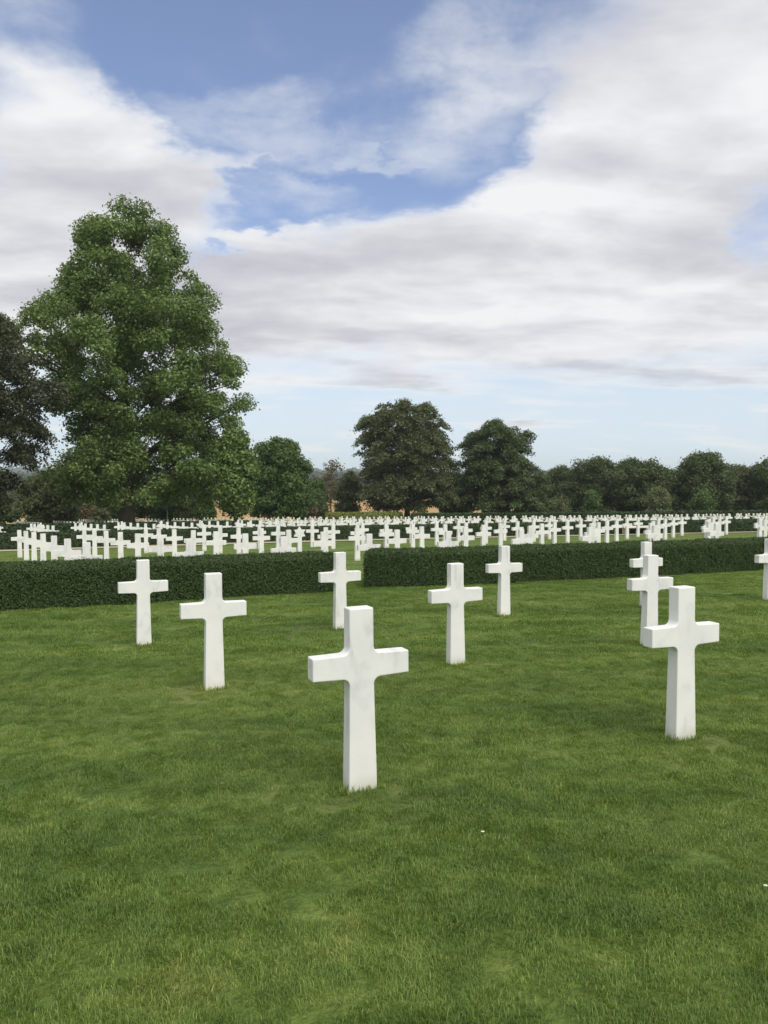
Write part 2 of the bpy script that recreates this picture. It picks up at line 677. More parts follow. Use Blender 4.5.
star_me = build_star()
crosses = []
for x, y, lb in front:
    o = link('marble_cross', cross_me)
    o.location = (x, y, gz_fine(x, y))
    o.rotation_euler = (R(random.uniform(-.5, .5)), R(random.uniform(-.5, .5)), ROW + R(random.uniform(-1.2, 1.2)))
    tag(o, lb, 'headstone', 'marble crosses on the near lawn')
    crosses.append(o)
LIMIT = 300 - len(front)
block.sort(key=lambda b: math.hypot(b[0], b[1]))
near_block, rest = block[:LIMIT], block[LIMIT:]
for x, y, lb, grp, star, row in near_block:
    o = link('star_headstone' if star else 'marble_cross', star_me if star else cross_far)
    o.location = (x, y, gz_fine(x, y))
    rz = ROW + R(random.uniform(-1.5, 1.5))
    o.rotation_euler = (R(random.uniform(-.6, .6)), R(random.uniform(-.6, .6)), rz)
    if star:
        tag(o, lb, 'headstone')
    else:
        tag(o, lb, 'headstone', grp)
if rest:
    base = np.array([v.co[:] for v in cross_far.vertices])
    fl, sz = [], []
    for p in cross_far.polygons:
        fl.append(list(p.vertices))
    V, FL, SZ = [], [], []
    for n, b in enumerate(rest):
        c, s = math.cos(ROW), math.sin(ROW)
        q = base.copy()
        q[:, 0], q[:, 1] = base[:, 0] * c - base[:, 1] * s, base[:, 0] * s + base[:, 1] * c
        q += (b[0], b[1], ground(b[0], b[1]))
        V.append(q)
        for f_ in fl:
            FL += [v + n * len(base) for v in f_]
            SZ.append(len(f_))
    me = mesh_np('farthest_crosses', np.concatenate(V), FL, SZ)
    o = link('farthest_crosses', me, M_MARBLE)
    tag(o, 'farthest rows of tiny white crosses before the boundary trees', 'headstones', kind='stuff')


# stone bench by the middle path
def box(name, x0, x1, y0, y1, z0, z1, mat, parent, bev=0.01):
    v = [(x, y, z) for z in (z0, z1) for y in (y0, y1) for x in (x0, x1)]
    f = [(0, 2, 3, 1), (4, 5, 7, 6), (0, 1, 5, 4), (1, 3, 7, 5), (3, 2, 6, 7), (2, 0, 4, 6)]
    me = mesh_py(name, v, f)
    if bev:
        bevel_mesh(me, bev, 2)
    return link(name, me, mat, parent)


bx, by = 14.75, 46.6
bench = link('stone_bench', None)
bench.location = (bx, by, ground(bx, by) + 0.02)
bench.rotation_euler = (0, 0, R(14))
tag(bench, 'pale stone bench on the path before the middle hedge, seen between crosses', 'bench')
box('seat', -0.95, 0.95, -0.24, 0.24, 0.37, 0.47, M_STONE, bench)
box('leg', -0.84, -0.62, -0.19, 0.19, 0.0, 0.369, M_PINKSTONE, bench)
box('leg', 0.62, 0.84, -0.19, 0.19, 0.0, 0.369, M_PINKSTONE, bench)


# ------------------------------------------------------------------ leaves
def leaf_cloud(cent, nrm_bias, size, aspect=1.6, up=0.35, wild=0.8):
    """quads with centres cent (n,3) and roughly the given normals; returns verts, rnd"""
    n = len(cent)
    nr = RS.normal(size=(n, 3)) * wild + nrm_bias
    nr[:, 2] += up
    nr /= np.linalg.norm(nr, axis=1)[:, None] + 1e-9
    t = RS.normal(size=(n, 3))
    t -= (t * nr).sum(1)[:, None] * nr
    t /= np.linalg.norm(t, axis=1)[:, None] + 1e-9
    b = np.cross(nr, t)
    s = size * (0.6 + 0.8 * RS.rand(n))[:, None]
    a = t * s * 0.5 * aspect
    c = b * s * 0.5
    lift = nr * s * 0.16
    v = np.stack([cent - a, cent - c * 0.9 + lift, cent + a, cent + c + lift], 1).reshape(-1, 3)
    rnd = np.repeat(RS.rand(n), 4)
    return v, rnd


def leaf_mesh(name, cent, bias, size, aspect=1.6, up=0.35, wild=0.8):
    v, rnd = leaf_cloud(cent, bias, size, aspect, up, wild)
    n = len(cent)
    return mesh_np(name, v, np.arange(4 * n), np.full(n, 4), False, {'rnd': rnd})


def tube_pts(pts, radii, sides=7):
    """verts/faces for a tapered tube along pts"""
    verts, faces = [], []
    pts = [Vector(p) for p in pts]
    for i, p in enumerate(pts):
        d = (pts[min(i + 1, len(pts) - 1)] - pts[max(i - 1, 0)]).normalized()
        ax = Vector((1, 0, 0)) if abs(d.x) < 0.8 else Vector((0, 1, 0))
        u = d.cross(ax).normalized()
        w = d.cross(u)
        for s in range(sides):
            a = 2 * math.pi * s / sides
            verts.append(tuple(p + (u * math.cos(a) + w * math.sin(a)) * radii[i]))
    for i in range(len(pts) - 1):
        for s in range(sides):
            t = (s + 1) % sides
            faces.append((i * sides + s, i * sides + t, (i + 1) * sides + t, (i + 1) * sides + s))
    faces.append(tuple(range((len(pts) - 1) * sides, len(pts) * sides)))
    return verts, faces


class Tubes:
    def __init__(self):
        self.v, self.f = [], []

    def add(self, pts, radii, sides=7):
        v, f = tube_pts(pts, radii, sides)
        o = len(self.v)
        self.v += v
        self.f += [tuple(i + o for i in q) for q in f]

    def build(self, name, mat, parent):
        return link(name, mesh_py(name, self.v, self.f, True), mat, parent)


def tree(name, label, x, y, height, prof, leafmat, barkmat=None, trunk_r=0.4, clear=0.12, nclump=160,
         leaves=300, leaf=0.28, clump_r=1.3, squash=0.75, droop=0.0, shell=0.6, group=None, seed=1,
         bare=False, skew=0.0, cat='tree', limbs=26, base_z=None):
    """prof: list of (height fraction, left radius m, right radius m) seen from the lawn"""
    global RS
    RS = np.random.RandomState(seed)
    rnd = random.Random(seed)
    barkmat = barkmat or M_BARK
    z0 = ground(x, y) if base_z is None else base_z
    root = link(name, None)
    root.location = (x, y, z0)
    tag(root, label, cat, group)
    hs = [p[0] for p in prof]

    def env(t, ang):
        l = np.interp(t, hs, [p[1] for p in prof])
        r_ = np.interp(t, hs, [p[2] for p in prof])
        c = math.cos(ang)
        w = 0.5 + 0.5 * c
        d = 0.5 * (l + r_)
        v = (r_ * w + l * (1 - w))
        return v * abs(c) + d * (1 - abs(c))
    # clump centres
    cl = []
    tries = 0
    tmin, tmax = hs[0], hs[-1]
    wmax = max(max(p[1], p[2]) for p in prof)
    while len(cl) < nclump and tries < nclump * 60:
        tries += 1
        t = rnd.uniform(tmin, tmax)
        a = rnd.uniform(0, 2 * math.pi)
        e = env(t, a)
        if rnd.random() > (e / wmax) ** 1.0 + 0.03:
            continue
        rr = e * (1 - (1 - shell) * rnd.random() ** 1.3) if rnd.random() < 0.82 else e * rnd.random()
        lump = 1 + 0.14 * mnoise.noise(Vector((math.cos(a) * 4.5, math.sin(a) * 4.5, t * 15 + seed * 1.7))) + 0.22 * mnoise.noise(Vector((math.cos(a) * 1.7, math.sin(a) * 1.7, t * 5 + seed * 3.1)))
        cr = clump_r * rnd.uniform(0.55, 1.25)
        rr = max(0.0, rr * lump - cr * 0.55)
        c = Vector((rr * math.cos(a), rr * math.sin(a), t * height))
        # keep clumps apart a little so gaps stay between them
        if any((c - q[0]).length < 0.42 * (cr + q[1]) for q in cl):
            if rnd.random() < 0.7:
                continue
        cl.append((c, cr, a))
    cents, bias = [], []
    for c, cr, a in cl:
        n = max(8, int(leaves * (cr / clump_r) ** 2))
        d = RS.normal(size=(n, 3))
        d /= np.linalg.norm(d, axis=1)[:, None]
        rad = RS.rand(n) ** 0.42
        # twiggy outline: some leaves shoot out beyond the clump
        rad = np.where(RS.rand(n) < 0.10, rad * 1.38, rad)
        p = d * rad[:, None] * cr
        p[:, 2] *= squash
        if droop:
            out = np.array([math.cos(a), math.sin(a)])
            along = p[:, 0] * out[0] + p[:, 1] * out[1]
            p[:, 0] += out[0] * along * 0.35
            p[:, 1] += out[1] * along * 0.35
            p[:, 2] -= np.abs(along) * droop + np.maximum(0, along) * droop * 0.9
        if skew:
            p[:, 0] += p[:, 2] * skew
        cents.append(p + np.array(c))
        b = d * 0.9
        b[:, 2] += 0.25
        bias.append(b)
    cents = np.concatenate(cents)
    bias = np.concatenate(bias)
    keep = cents[:, 2] > 0.03 * height
    crown = link('crown', leaf_mesh('crown', cents[keep], bias[keep], leaf), leafmat, root)
    # trunk and limbs
    tb = Tubes()
    topz = height * (0.86 if not bare else 0.9)
    wob = [(rnd.uniform(-1, 1) * 0.012 * height, rnd.uniform(-1, 1) * 0.012 * height) for _ in range(9)]
    spine = []
    for i in range(9):
        t = i / 8
        k = min(1, t * 2)
        spine.append(Vector((wob[i][0] * k, wob[i][1] * k, -0.3 + t * (topz + 0.3))))
    radii = [trunk_r * 1.35] + [trunk_r * (1 - 0.9 * (i / 8) ** 0.9) for i in range(1, 9)]
    tb.add(spine, radii, 10)
    lb_ = tb
    order = sorted(cl, key=lambda q: -q[0].xy.length)
    pick = order[:limbs // 2] + rnd.sample(order, min(len(order), limbs // 2))
    for c, cr, a in pick:
        zs = max(clear * height, c.z - c.xy.length * rnd.uniform(0.25, 0.8))
        zs = min(zs, topz * 0.92)
        t = (zs + 0.3) / (topz + 0.3) * 8
        i = int(min(7, t))
        p0 = spine[i].lerp(spine[i + 1], t - i)
        mid = p0.lerp(c, 0.5) + Vector((rnd.uniform(-.4, .4), rnd.uniform(-.4, .4), rnd.uniform(0.2, 0.9)))
        r0 = trunk_r * (0.30 - 0.15 * zs / height)
        lb_.add([p0, p0.lerp(mid, 0.5) + Vector((0, 0, 0.15)), mid, mid.lerp(c, 0.55), c], [r0, r0 * 0.8, r0 * 0.6, r0 * 0.38, r0 * 0.15], 5)
        if bare or rnd.random() < 0.6:
            for _ in range(3 if bare else 2):
                e = c + Vector((rnd.uniform(-1, 1), rnd.uniform(-1, 1), rnd.uniform(0, 1))) * cr * 1.2
                lb_.add([mid, mid.lerp(e, 0.5) + Vector((0, 0, 0.1)), e], [r0 * 0.4, r0 * 0.25, r0 * 0.08], 4)
    tb.build('trunk', barkmat, root)
    return root


def tree_px(name, label, px, top, base_d, prof_px, **kw):
    """a tree standing base_d metres off whose top and half widths were measured on the photograph"""
    rx, _ = ray(px, 500)
    x = rx * base_d
    z0 = ground(x, base_d)
    _, rz = ray(px, top)
    h = CAM_Z + rz * base_d - z0
    m = base_d / F_PX
    prof = []
    for (yy, l, r_) in prof_px:
        _, rzz = ray(px, yy)
        t = (CAM_Z + rzz * base_d - z0) / h
        prof.append((t, l * m, r_ * m))
    prof.sort()
    return tree(name, label, x, base_d, h, prof, **kw)


# the tall tree
tree_px('tall_tree', 'tallest tree, broad green crown tapering to a rounded top, left of centre', 127, 208, 72,
        [(208, 8, 18), (217, 20, 38), (232, 38, 48), (245, 48, 52), (262, 53, 68), (295, 57, 78), (310, 74, 90), (326, 112, 94), (345, 116, 102), (372, 90, 120),
         (400, 66, 122), (425, 52, 114), (450, 58, 108), (470, 74, 114), (486, 64, 112), (498, 44, 92)],
        leafmat=M_TULIP, trunk_r=0.62, clear=0.12, nclump=480, leaves=480, leaf=0.165, clump_r=1.2, squash=0.8, shell=0.55, seed=9, limbs=24)
# dark beech at the left edge
tree_px('dark_beech', 'dark drooping beech cut off by the left edge of the photograph', -42, 276, 58,
        [(276, 10, 16), (305, 40, 46), (330, 60, 80), (360, 75, 100), (395, 85, 110), (430, 88, 92), (470, 88, 62), (512, 82, 38), (530, 60, 26)],
        leafmat=M_COPPER, trunk_r=0.55, nclump=330, leaves=380, leaf=0.13, clump_r=1.0, squash=0.55, droop=0.6, shell=0.5, seed=8, limbs=40)
# the two parkland trees in the centre
tree_px('round_beech', 'large rounded dark beech in the centre, brownish green drooping sprays', 407, 398, 108,
        [(401, 14, 14), (406, 32, 30), (418, 46, 40), (440, 52, 44), (465, 50, 46), (490, 50, 52), (500, 47, 50), (506, 38, 40)],
        leafmat=M_BEECH, trunk_r=0.45, nclump=360, leaves=330, leaf=0.17, clump_r=1.05, squash=0.5, droop=0.5, shell=0.5, seed=21, limbs=36)
tree_px('layered_beech', 'dark green tree with layered sprays, right of the large rounded beech', 498, 421, 108,
        [(421, 8, 22), (430, 26, 32), (445, 38, 34), (465, 40, 40), (485, 44, 48), (503, 46, 52), (513, 30, 40)],
        leafmat=M_DEEP, trunk_r=0.4, nclump=330, leaves=300, leaf=0.17, clump_r=0.95, squash=0.62, droop=0.25, shell=0.5, seed=35, limbs=30)
tree_px('maple_tree', 'mid green bushy tree with a lobed round crown, right of the tallest tree', 280, 440, 98,
        [(440, 8, 8), (447, 26, 22), (460, 30, 30), (480, 32, 33), (500, 32, 32), (515, 26, 26)],
        leafmat=M_GREEN, trunk_r=0.35, nclump=190, leaves=330, leaf=0.18, clump_r=1.0, shell=0.5, seed=41)
tree_px('light_green_tree', 'light green tree squeezed between the tallest tree and the bushy tree', 236, 434, 66,
        [(434, 6, 5), (447, 16, 12), (470, 20, 20), (490, 20, 24), (508, 14, 12)],
        leafmat=M_TULIP, trunk_r=0.25, nclump=90, leaves=330, leaf=0.18, clump_r=1.0, shell=0.4, seed=43, limbs=14)
tree_px('small_willow', 'small grey green willow under the dark beech at the left', 47, 472, 84,
        [(473, 8, 8), (480, 22, 20), (495, 29, 30), (512, 30, 30), (523, 24, 24)],
        leafmat=M_GREY, trunk_r=0.2, nclump=130, leaves=200, leaf=0.2, clump_r=0.85, shell=0.4, seed=47, droop=0.3, limbs=12)
tree_px('young_conifer', 'young pale green cone shaped conifer left of the tall tree trunk', 100, 497, 96,
        [(497, 0.5, 0.5), (505, 4, 4), (514, 9, 9), (521, 11, 11)],
        leafmat=M_GREY, trunk_r=0.08, nclump=90, leaves=90, leaf=0.14, clump_r=0.35, shell=0.3, seed=51, limbs=4)
tree_px('young_tree', 'slim young tree with a pale stem, right of the tall tree trunk', 167, 478, 97,
        [(478, 3, 3), (488, 12, 12), (497, 13, 13), (503, 8, 8)],
        leafmat=M_GREEN, barkmat=M_BARKPALE, trunk_r=0.1, nclump=40, leaves=150, leaf=0.22, clump_r=0.8, shell=0.4, seed=53, limbs=6)
tree_px('sparse_tree', 'thin half bare brownish tree between the bushy tree and the big beech', 331, 462, 122,
        [(462, 5, 5), (468, 14, 12), (480, 14, 12), (495, 10, 10), (505, 6, 6)],
        leafmat=M_RUST, barkmat=M_BARKPALE, trunk_r=0.16, nclump=44, leaves=34, leaf=0.2, clump_r=0.8, shell=0.3, seed=57, bare=True, limbs=30)

# shrubs along the boundary, left to right
SHR = [
    ('dark_shrub', 'dark green shrub at the foot of the dark beech', -8, 494, 90, 34, 28, M_DEEP, 61),
    ('rusty_shrub', 'rusty brown shrub between the willow and the young conifer', 80, 500, 100, 17, 15, M_RUST, 62),
    ('dark_shrub', 'dark shrub mass behind the young conifer and the tall trunk', 122, 489, 104, 28, 26, M_DEEP, 63),
    ('dark_shrub', 'dark shrub right of the tall trunk, behind the slim young tree', 172, 486, 104, 32, 30, M_DEEP, 64),
    ('dark_shrub', 'dark shrub at the left of the orange field gap', 205, 494, 104, 14, 9, M_GREEN, 65),
    ('conifer_shrub', 'green pointed shrub just right of the bushy tree', 318, 481, 112, 10, 10, M_GREEN, 66),
    ('dark_shrub', 'dark shrub under the thin brownish tree', 316, 497, 108, 15, 13, M_DEEP, 67),
    ('rusty_shrub', 'rusty low shrub right of the bushy tree', 307, 503, 104, 10, 9, M_RUST, 68),
    ('conifer_shrub', 'dark upright shrub left of the big rounded beech', 350, 472, 116, 15, 13, M_BEECH, 69),
    ('dark_shrub', 'dark shrub between the two big beeches', 455, 474, 116, 20, 18, M_DEEP, 70),
    ('dark_shrub', 'dark shrub right of the layered tree', 538, 484, 122, 10, 7, M_BEECH, 71),
]
for nm, lb, px, top, d, w1, w2, mt, sd in SHR:
    tree_px(nm, lb, px, top, d,
            [(top, w1 * 0.2, w2 * 0.2), (top + 4, w1 * 0.6, w2 * 0.6), (top + 12, w1 * 0.95, w2 * 0.95), (511, w1, w2), (518, w1 * 0.9, w2 * 0.9)],
            leafmat=mt, trunk_r=0.12, nclump=int(40 + 2.2 * (w1 + w2)), leaves=220, leaf=0.17, clump_r=0.8, shell=0.4, seed=sd, limbs=8, cat='shrub',
            clear=0.03, group='shrubs along the cemetery boundary')

tree_px('sparse_shrub', 'thin open shrub before the pale field gap in the right hand wood', 560, 494, 112,
        [(494, 4, 4), (499, 10, 10), (506, 12, 12), (514, 9, 9)], leafmat=M_GREY, trunk_r=0.06, nclump=40, leaves=26, leaf=0.16,
        clump_r=0.7, shell=0.3, seed=72, limbs=14, bare=True, cat='shrub', clear=0.03, group='shrubs along the cemetery boundary')
# right hand wood: separate crowns
WD = [
    ('oak_tree', 'rounded oak at the left end of the right hand wood', 597, 460, 122, 23, 24, M_DEEP, 81),
    ('oak_tree', 'broad low oak in the middle of the right hand wood', 638, 462, 118, 34, 32, M_DEEP, 82),
    ('oak_tree', 'tallest domed oak of the right hand wood', 704, 456, 116, 28, 26, M_DEEP, 83),
    ('oak_tree', 'brownish oak just right of the tallest domed oak', 738, 467, 118, 18, 18, M_BEECH, 84),
    ('oak_tree', 'oak cut off by the right edge of the photograph', 776, 461, 114, 24, 30, M_DEEP, 85),
    ('oak_tree', 'oak filling the dip left of the tallest domed oak', 671, 474, 126, 16, 18, M_DEEP, 86),
    ('pale_sapling', 'pale green vase shaped sapling before the broad low oak', 660, 487, 104, 16, 17, M_GREY, 87),
    ('pale_sapling', 'pale green sapling before the tallest domed oak', 704, 491, 104, 14, 14, M_GREEN, 88),
    ('oak_tree', 'narrow oak behind the pale field gap', 563, 469, 135, 20, 20, M_DEEP, 89),
    ('pale_sapling', 'small pale sapling before the rounded oak', 592, 492, 104, 10, 10, M_GREEN, 90),
]
for nm, lb, px, top, d, w1, w2, mt, sd in WD:
    sap = nm == 'pale_sapling'
    if not sap:
        w1, w2 = w1 * 1.16, w2 * 1.16
    gap = px == 571
    prof = [(top + 1, w1 * 0.42, w2 * 0.36), (top + 5, w1 * 0.78, w2 * 0.7), (top + 14, w1 * 0.95, w2 * 0.95), (top + 28, w1, w2)]
    prof += [(494, w1 * 0.8, w2 * 0.8)] if gap else ([(508, w1 * 0.55, w2 * 0.55)] if sap else [(500, w1 * 1.02, w2 * 1.02), (514, w1 * 1.0, w2 * 1.0)])
    prof = sorted(set(prof))
    tree_px(nm, lb, px, top, d, prof, leafmat=mt, barkmat=M_BARKPALE if sap else None, trunk_r=0.09 if sap else 0.35,
            nclump=60 if sap else int(70 + 2.6 * (w1 + w2)), leaves=130 if sap else 330, leaf=0.16 if sap else 0.19,
            clump_r=0.7 if sap else 1.2, shell=0.4, seed=sd, limbs=16, group='trees of the right hand wood')


# ------------------------------------------------------------------ hedges
def hedge(name, label, front, thick, height, leafmat, leaf, dens, seed, group=None, round_r=0.12, start_dir=None):
    """clipped hedge: front is its plan polyline on the viewer's side"""
    global RS
    RS = np.random.RandomState(seed)
    line = []
    step = 0.5
    for i in range(len(front) - 1):
        a, b = Vector(front[i]), Vector(front[i + 1])
        n = max(1, int((b - a).length / step))
        for s in range(n):
            line.append(a.lerp(b, s / n))
    line.append(Vector(front[-1]))
    nrm = []
    for i in range(len(line)):
        d = (line[min(i + 1, len(line) - 1)] - line[max(i - 1, 0)]).normalized()
        nrm.append(Vector((-d.y, d.x)))
    if start_dir:
        for i in range(5):
            nrm[i] = (Vector(start_dir).normalized() * (1 - i / 5) + nrm[i] * (i / 5)).normalized()
    cx, cy = sum(p.x for p in line) / len(line), sum(p.y for p in line) / len(line)
    org = Vector((cx, cy, ground(cx, cy)))
    root = link(name, None)
    root.location = org
    tag(root, label, 'hedge', group)
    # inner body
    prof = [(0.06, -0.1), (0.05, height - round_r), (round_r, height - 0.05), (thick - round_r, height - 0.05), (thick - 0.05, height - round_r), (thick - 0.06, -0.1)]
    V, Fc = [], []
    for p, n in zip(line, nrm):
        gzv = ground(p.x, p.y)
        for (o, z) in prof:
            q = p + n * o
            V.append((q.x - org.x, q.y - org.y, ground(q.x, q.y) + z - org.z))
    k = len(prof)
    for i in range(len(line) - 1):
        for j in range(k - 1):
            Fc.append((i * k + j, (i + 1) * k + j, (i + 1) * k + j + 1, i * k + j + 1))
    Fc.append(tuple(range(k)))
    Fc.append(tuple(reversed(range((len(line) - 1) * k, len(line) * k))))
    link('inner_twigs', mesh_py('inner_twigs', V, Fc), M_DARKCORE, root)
    # leaf skin over the rounded outline
    L = [0.0]
    for i in range(1, len(line)):
        L.append(L[-1] + (line[i] - line[i - 1]).length)
    total = L[-1]
    per = [(0.0, 0.0), (0.0, height - round_r)]
    for s in range(1, 5):
        a = math.pi - s / 5 * math.pi / 2
        per.append((round_r + round_r * math.cos(a), height - round_r + round_r * math.sin(a)))
    per += [(round_r, height), (thick - round_r, height)]
    for s in range(1, 5):
        a = math.pi / 2 - s / 5 * math.pi / 2
        per.append((thick - round_r + round_r * math.cos(a), height - round_r + round_r * math.sin(a)))
    per += [(thick, height - round_r), (thick, 0.25)]
    PL = [0.0]
    for i in range(1, len(per)):
        PL.append(PL[-1] + math.hypot(per[i][0] - per[i - 1][0], per[i][1] - per[i - 1][1]))
    n = int(total * PL[-1] * dens)
    u = RS.rand(n) * total
    w = RS.rand(n) * PL[-1]
    px = np.interp(u, L, [p.x for p in line])
    py = np.interp(u, L, [p.y for p in line])
    nx = np.interp(u, L, [q.x for q in nrm])
    ny = np.interp(u, L, [q.y for q in nrm])
    o = np.interp(w, PL, [p[0] for p in per])
    z = np.interp(w, PL, [p[1] for p in per])
    # outward normal in section
    on, zn = np.gradient(np.array([p[0] for p in per])), np.gradient(np.array([p[1] for p in per]))
    so, sz_ = np.interp(w, PL, -zn), np.interp(w, PL, on)
    ln = np.hypot(so, sz_) + 1e-9
    so, sz_ = so / ln, sz_ / ln
    # end caps
    ne = int(thick * height * dens)
    eo, ez = RS.rand(ne * 2) * thick, RS.rand(ne * 2) * height
    idx = np.array([0] * ne + [len(line) - 1] * ne)
    edir = np.array([(line[0] - line[1]).normalized()[:]] * ne + [(line[-1] - line[-2]).normalized()[:]] * ne)
    # bumps of the clipping: shallow waves, proud shoots
    bump = np.array([mnoise.noise(Vector((a * 2.1, b * 2.6, seed))) * 0.035 + mnoise.noise(Vector((a * 7, b * 7, seed + 4))) * 0.02 for a, b in zip(u, w)])
    jit = RS.normal(size=n) * 0.011 + np.where(RS.rand(n) < 0.03, RS.rand(n) * 0.05, 0)
    off = bump + jit - 0.01
    oo = o + so * off
    zz = z + sz_ * off
    X = px + nx * oo
    Y = py + ny * oo
    G = np.array([ground(a, b) for a, b in zip(X, Y)])
    P1 = np.stack([X, Y, G + zz], 1)
    B1 = np.stack([nx * so, ny * so, sz_], 1) * 0.9
    lx = np.array([line[i].x for i in idx])
    ly = np.array([line[i].y for i in idx])
    lnx = np.array([nrm[i].x for i in idx])
    lny = np.array([nrm[i].y for i in idx])
    rr = RS.normal(size=2 * ne) * 0.03 - 0.1 * np.maximum(0, np.abs(eo / thick - 0.5) * 2 - 0.6) - 0.08 * np.maximum(0, ez / height - 0.8) * 4
    X2 = lx + lnx * eo + edir[:, 0] * rr
    Y2 = ly + lny * eo + edir[:, 1] * rr
    G2 = np.array([ground(a, b) for a, b in zip(X2, Y2)])
    P2 = np.stack([X2, Y2, G2 + ez], 1)
    B2 = np.concatenate([edir, np.zeros((2 * ne, 1))], 1) * 0.9
    P = np.concatenate([P1, P2]) - np.array(org)
    B = np.concatenate([B1, B2])
    link('foliage', leaf_mesh('foliage', P, B, leaf, 1.7, 0.0, 0.42), leafmat, root)
    return root


h1l = [at_ground(-90, 617), at_ground(0, 611.5), at_ground(150, 603.5), at_ground(250, 597.3), at_ground(339, 592)]
h1r = [at_ground(364, 588.4), at_ground(460, 585.4), at_ground(560, 581.3), at_ground(660, 576.3), at_ground(755, 571), at_ground(840, 566.5)]
hedge('clipped_hedge', 'long clipped dark green hedge at the left, ending at the narrow gap', h1l, 1.25, 0.74, M_YEW, 0.0185, 5600, 3, 'near clipped hedges')
hedge('clipped_hedge', 'long clipped dark green hedge at the right, starting at the narrow gap', h1r, 1.25, 0.74, M_YEW, 0.0185, 5600, 4, 'near clipped hedges', start_dir=(0.12, 1.0))
hedge('middle_hedge', 'dark clipped hedge along the far side of the tan gravel path', h2_front, 1.1, 0.755, M_YEWFAR, 0.06, 650, 5)
h3 = [grave(i, -12.1) for i in (-12, -8, -4, 0, 4, 7)]
hedge('far_hedge', 'far dark hedge glimpsed between rows of small distant crosses', h3, 1.1, 0.9, M_YEWFAR, 0.14, 110, 6)
bl = []
for t in (0.575, 0.7, 0.86, 1.0, 1.2):
    bl.append((BACK[0][0] + (BACK[1][0] - BACK[0][0]) * t, BACK[0][1] + (BACK[1][1] - BACK[0][1]) * t + 0.6))
hedge('boundary_hedge', 'dark boundary hedge close behind the last crosses at the right', bl, 1.4, 1.28, M_YEWFAR, 0.15, 110, 7)
bl = []
for t in (0.478, 0.52, 0.563):
    bl.append((BACK[0][0] + (BACK[1][0] - BACK[0][0]) * t, BACK[0][1] + (BACK[1][1] - BACK[0][1]) * t + 3.0))
hedge('lime_hedge', 'low yellow green bank of foliage behind the last crosses before the orange field', bl, 2.4, 1.45, M_LIME, 0.15, 110, 9, None, 0.7)


# far woods and hedgerows across the valley
def woods(name, strips_, leafmat, seed, leaf, label):
    global RS
    RS = np.random.RandomState(seed)
    C, B = [], []
    for (x0, y0, x1, y1, wid, h, n) in strips_:
        for _ in range(n):
            t = RS.rand()
            x = x0 + (x1 - x0) * t + RS.normal() * wid * 0.4
            y = y0 + (y1 - y0) * t + RS.rand() * wid
            g = ground(x, y)
            r = h * (0.45 + 0.25 * RS.rand())
            d = RS.normal(size=(90, 3))
            d /= np.linalg.norm(d, axis=1)[:, None]
            p = d * r * (0.75 + 0.3 * RS.rand(90))[:, None]
            p += (x, y, g + h - r * (0.9 + 0.5 * RS.rand()))
            keep = p[:, 2] > g
            C.append(p[keep])
            B.append(d[keep])
    o = link(name, leaf_mesh(name, np.concatenate(C), np.concatenate(B), leaf, 1.3), leafmat)
    tag(o, label, 'woodland', kind='stuff')


woods('valley_woodland', [(-420, 470, 420, 470, 25, 12, 330), (-520, 760, 520, 720, 60, 13, 260), (-800, 1250, 800, 1200, 120, 15, 300)],
      M_WOODS, 91, 4.0, 'dark belts of woodland across the valley behind the fields')
woods('ridge_woodland', [(-2600, 2500, 1800, 2700, 500, 24, 420), (-2600, 3400, 2200, 3600, 500, 26, 320)],
      M_WOODS, 92, 15.0, 'far blue woodland along the low ridge at the horizon')


# ------------------------------------------------------------------ grass
def tuft_mesh(name, size, n, hmin, hmax, wid, seed):
    rs = np.random.RandomState(seed)
    x = (rs.rand(n) - 0.5) * size
    y = (rs.rand(n) - 0.5) * size
    # small bunches lean together
    ga = rs.rand(12) * 2 * np.pi
    gx, gy = (rs.rand(12) - .5) * size, (rs.rand(12) - .5) * size
    near = np.argmin((x[:, None] - gx) ** 2 + (y[:, None] - gy) ** 2, 1)
    ang = ga[near] + rs.normal(size=n) * 1.3
    h = hmin + (hmax - hmin) * rs.rand(n) ** 1.4
    lean = h * (0.25 + 0.75 * rs.rand(n))
    wa = ang + np.pi / 2 + rs.normal(size=n) * 0.5
    w = wid * (0.6 + 0.7 * rs.rand(n)) * 0.5
    dx, dy = np.cos(ang), np.sin(ang)
    wx, wy = np.cos(wa) * w, np.sin(wa) * w
    z0 = np.full(n, -0.008)
    p = []
    p.append(np.stack([x - wx, y - wy, z0], 1))
    p.append(np.stack([x + wx, y + wy, z0], 1))
    mx, my, mz = x + dx * lean * 0.35, y + dy * lean * 0.35, h * 0.62
    p.append(np.stack([mx + wx * .85, my + wy * .85, mz], 1))
    p.append(np.stack([mx - wx * .85, my - wy * .85, mz], 1))
    tz = h * (1.0 - 0.35 * (lean / h) ** 2)
    p.append(np.stack([x + dx * lean, y + dy * lean, tz], 1))
    V = np.stack(p, 1).reshape(-1, 3)
    base = np.arange(n) * 5
    quad = np.stack([base, base + 1, base + 2, base + 3], 1)
    tri = np.stack([base + 3, base + 2, base + 4], 1)
    flat = np.concatenate([quad, tri], 1).ravel()
    sizes = np.tile([4, 3], n)
    rnd = np.repeat(rs.rand(n), 5)
    tip = np.tile([0, 0, 0.5, 0.5, 1.0], n)
    me = mesh_np(name, V, flat, sizes, False, {'rnd': rnd, 'tip': tip})
    me.materials.append(M_BLADE)
    return me


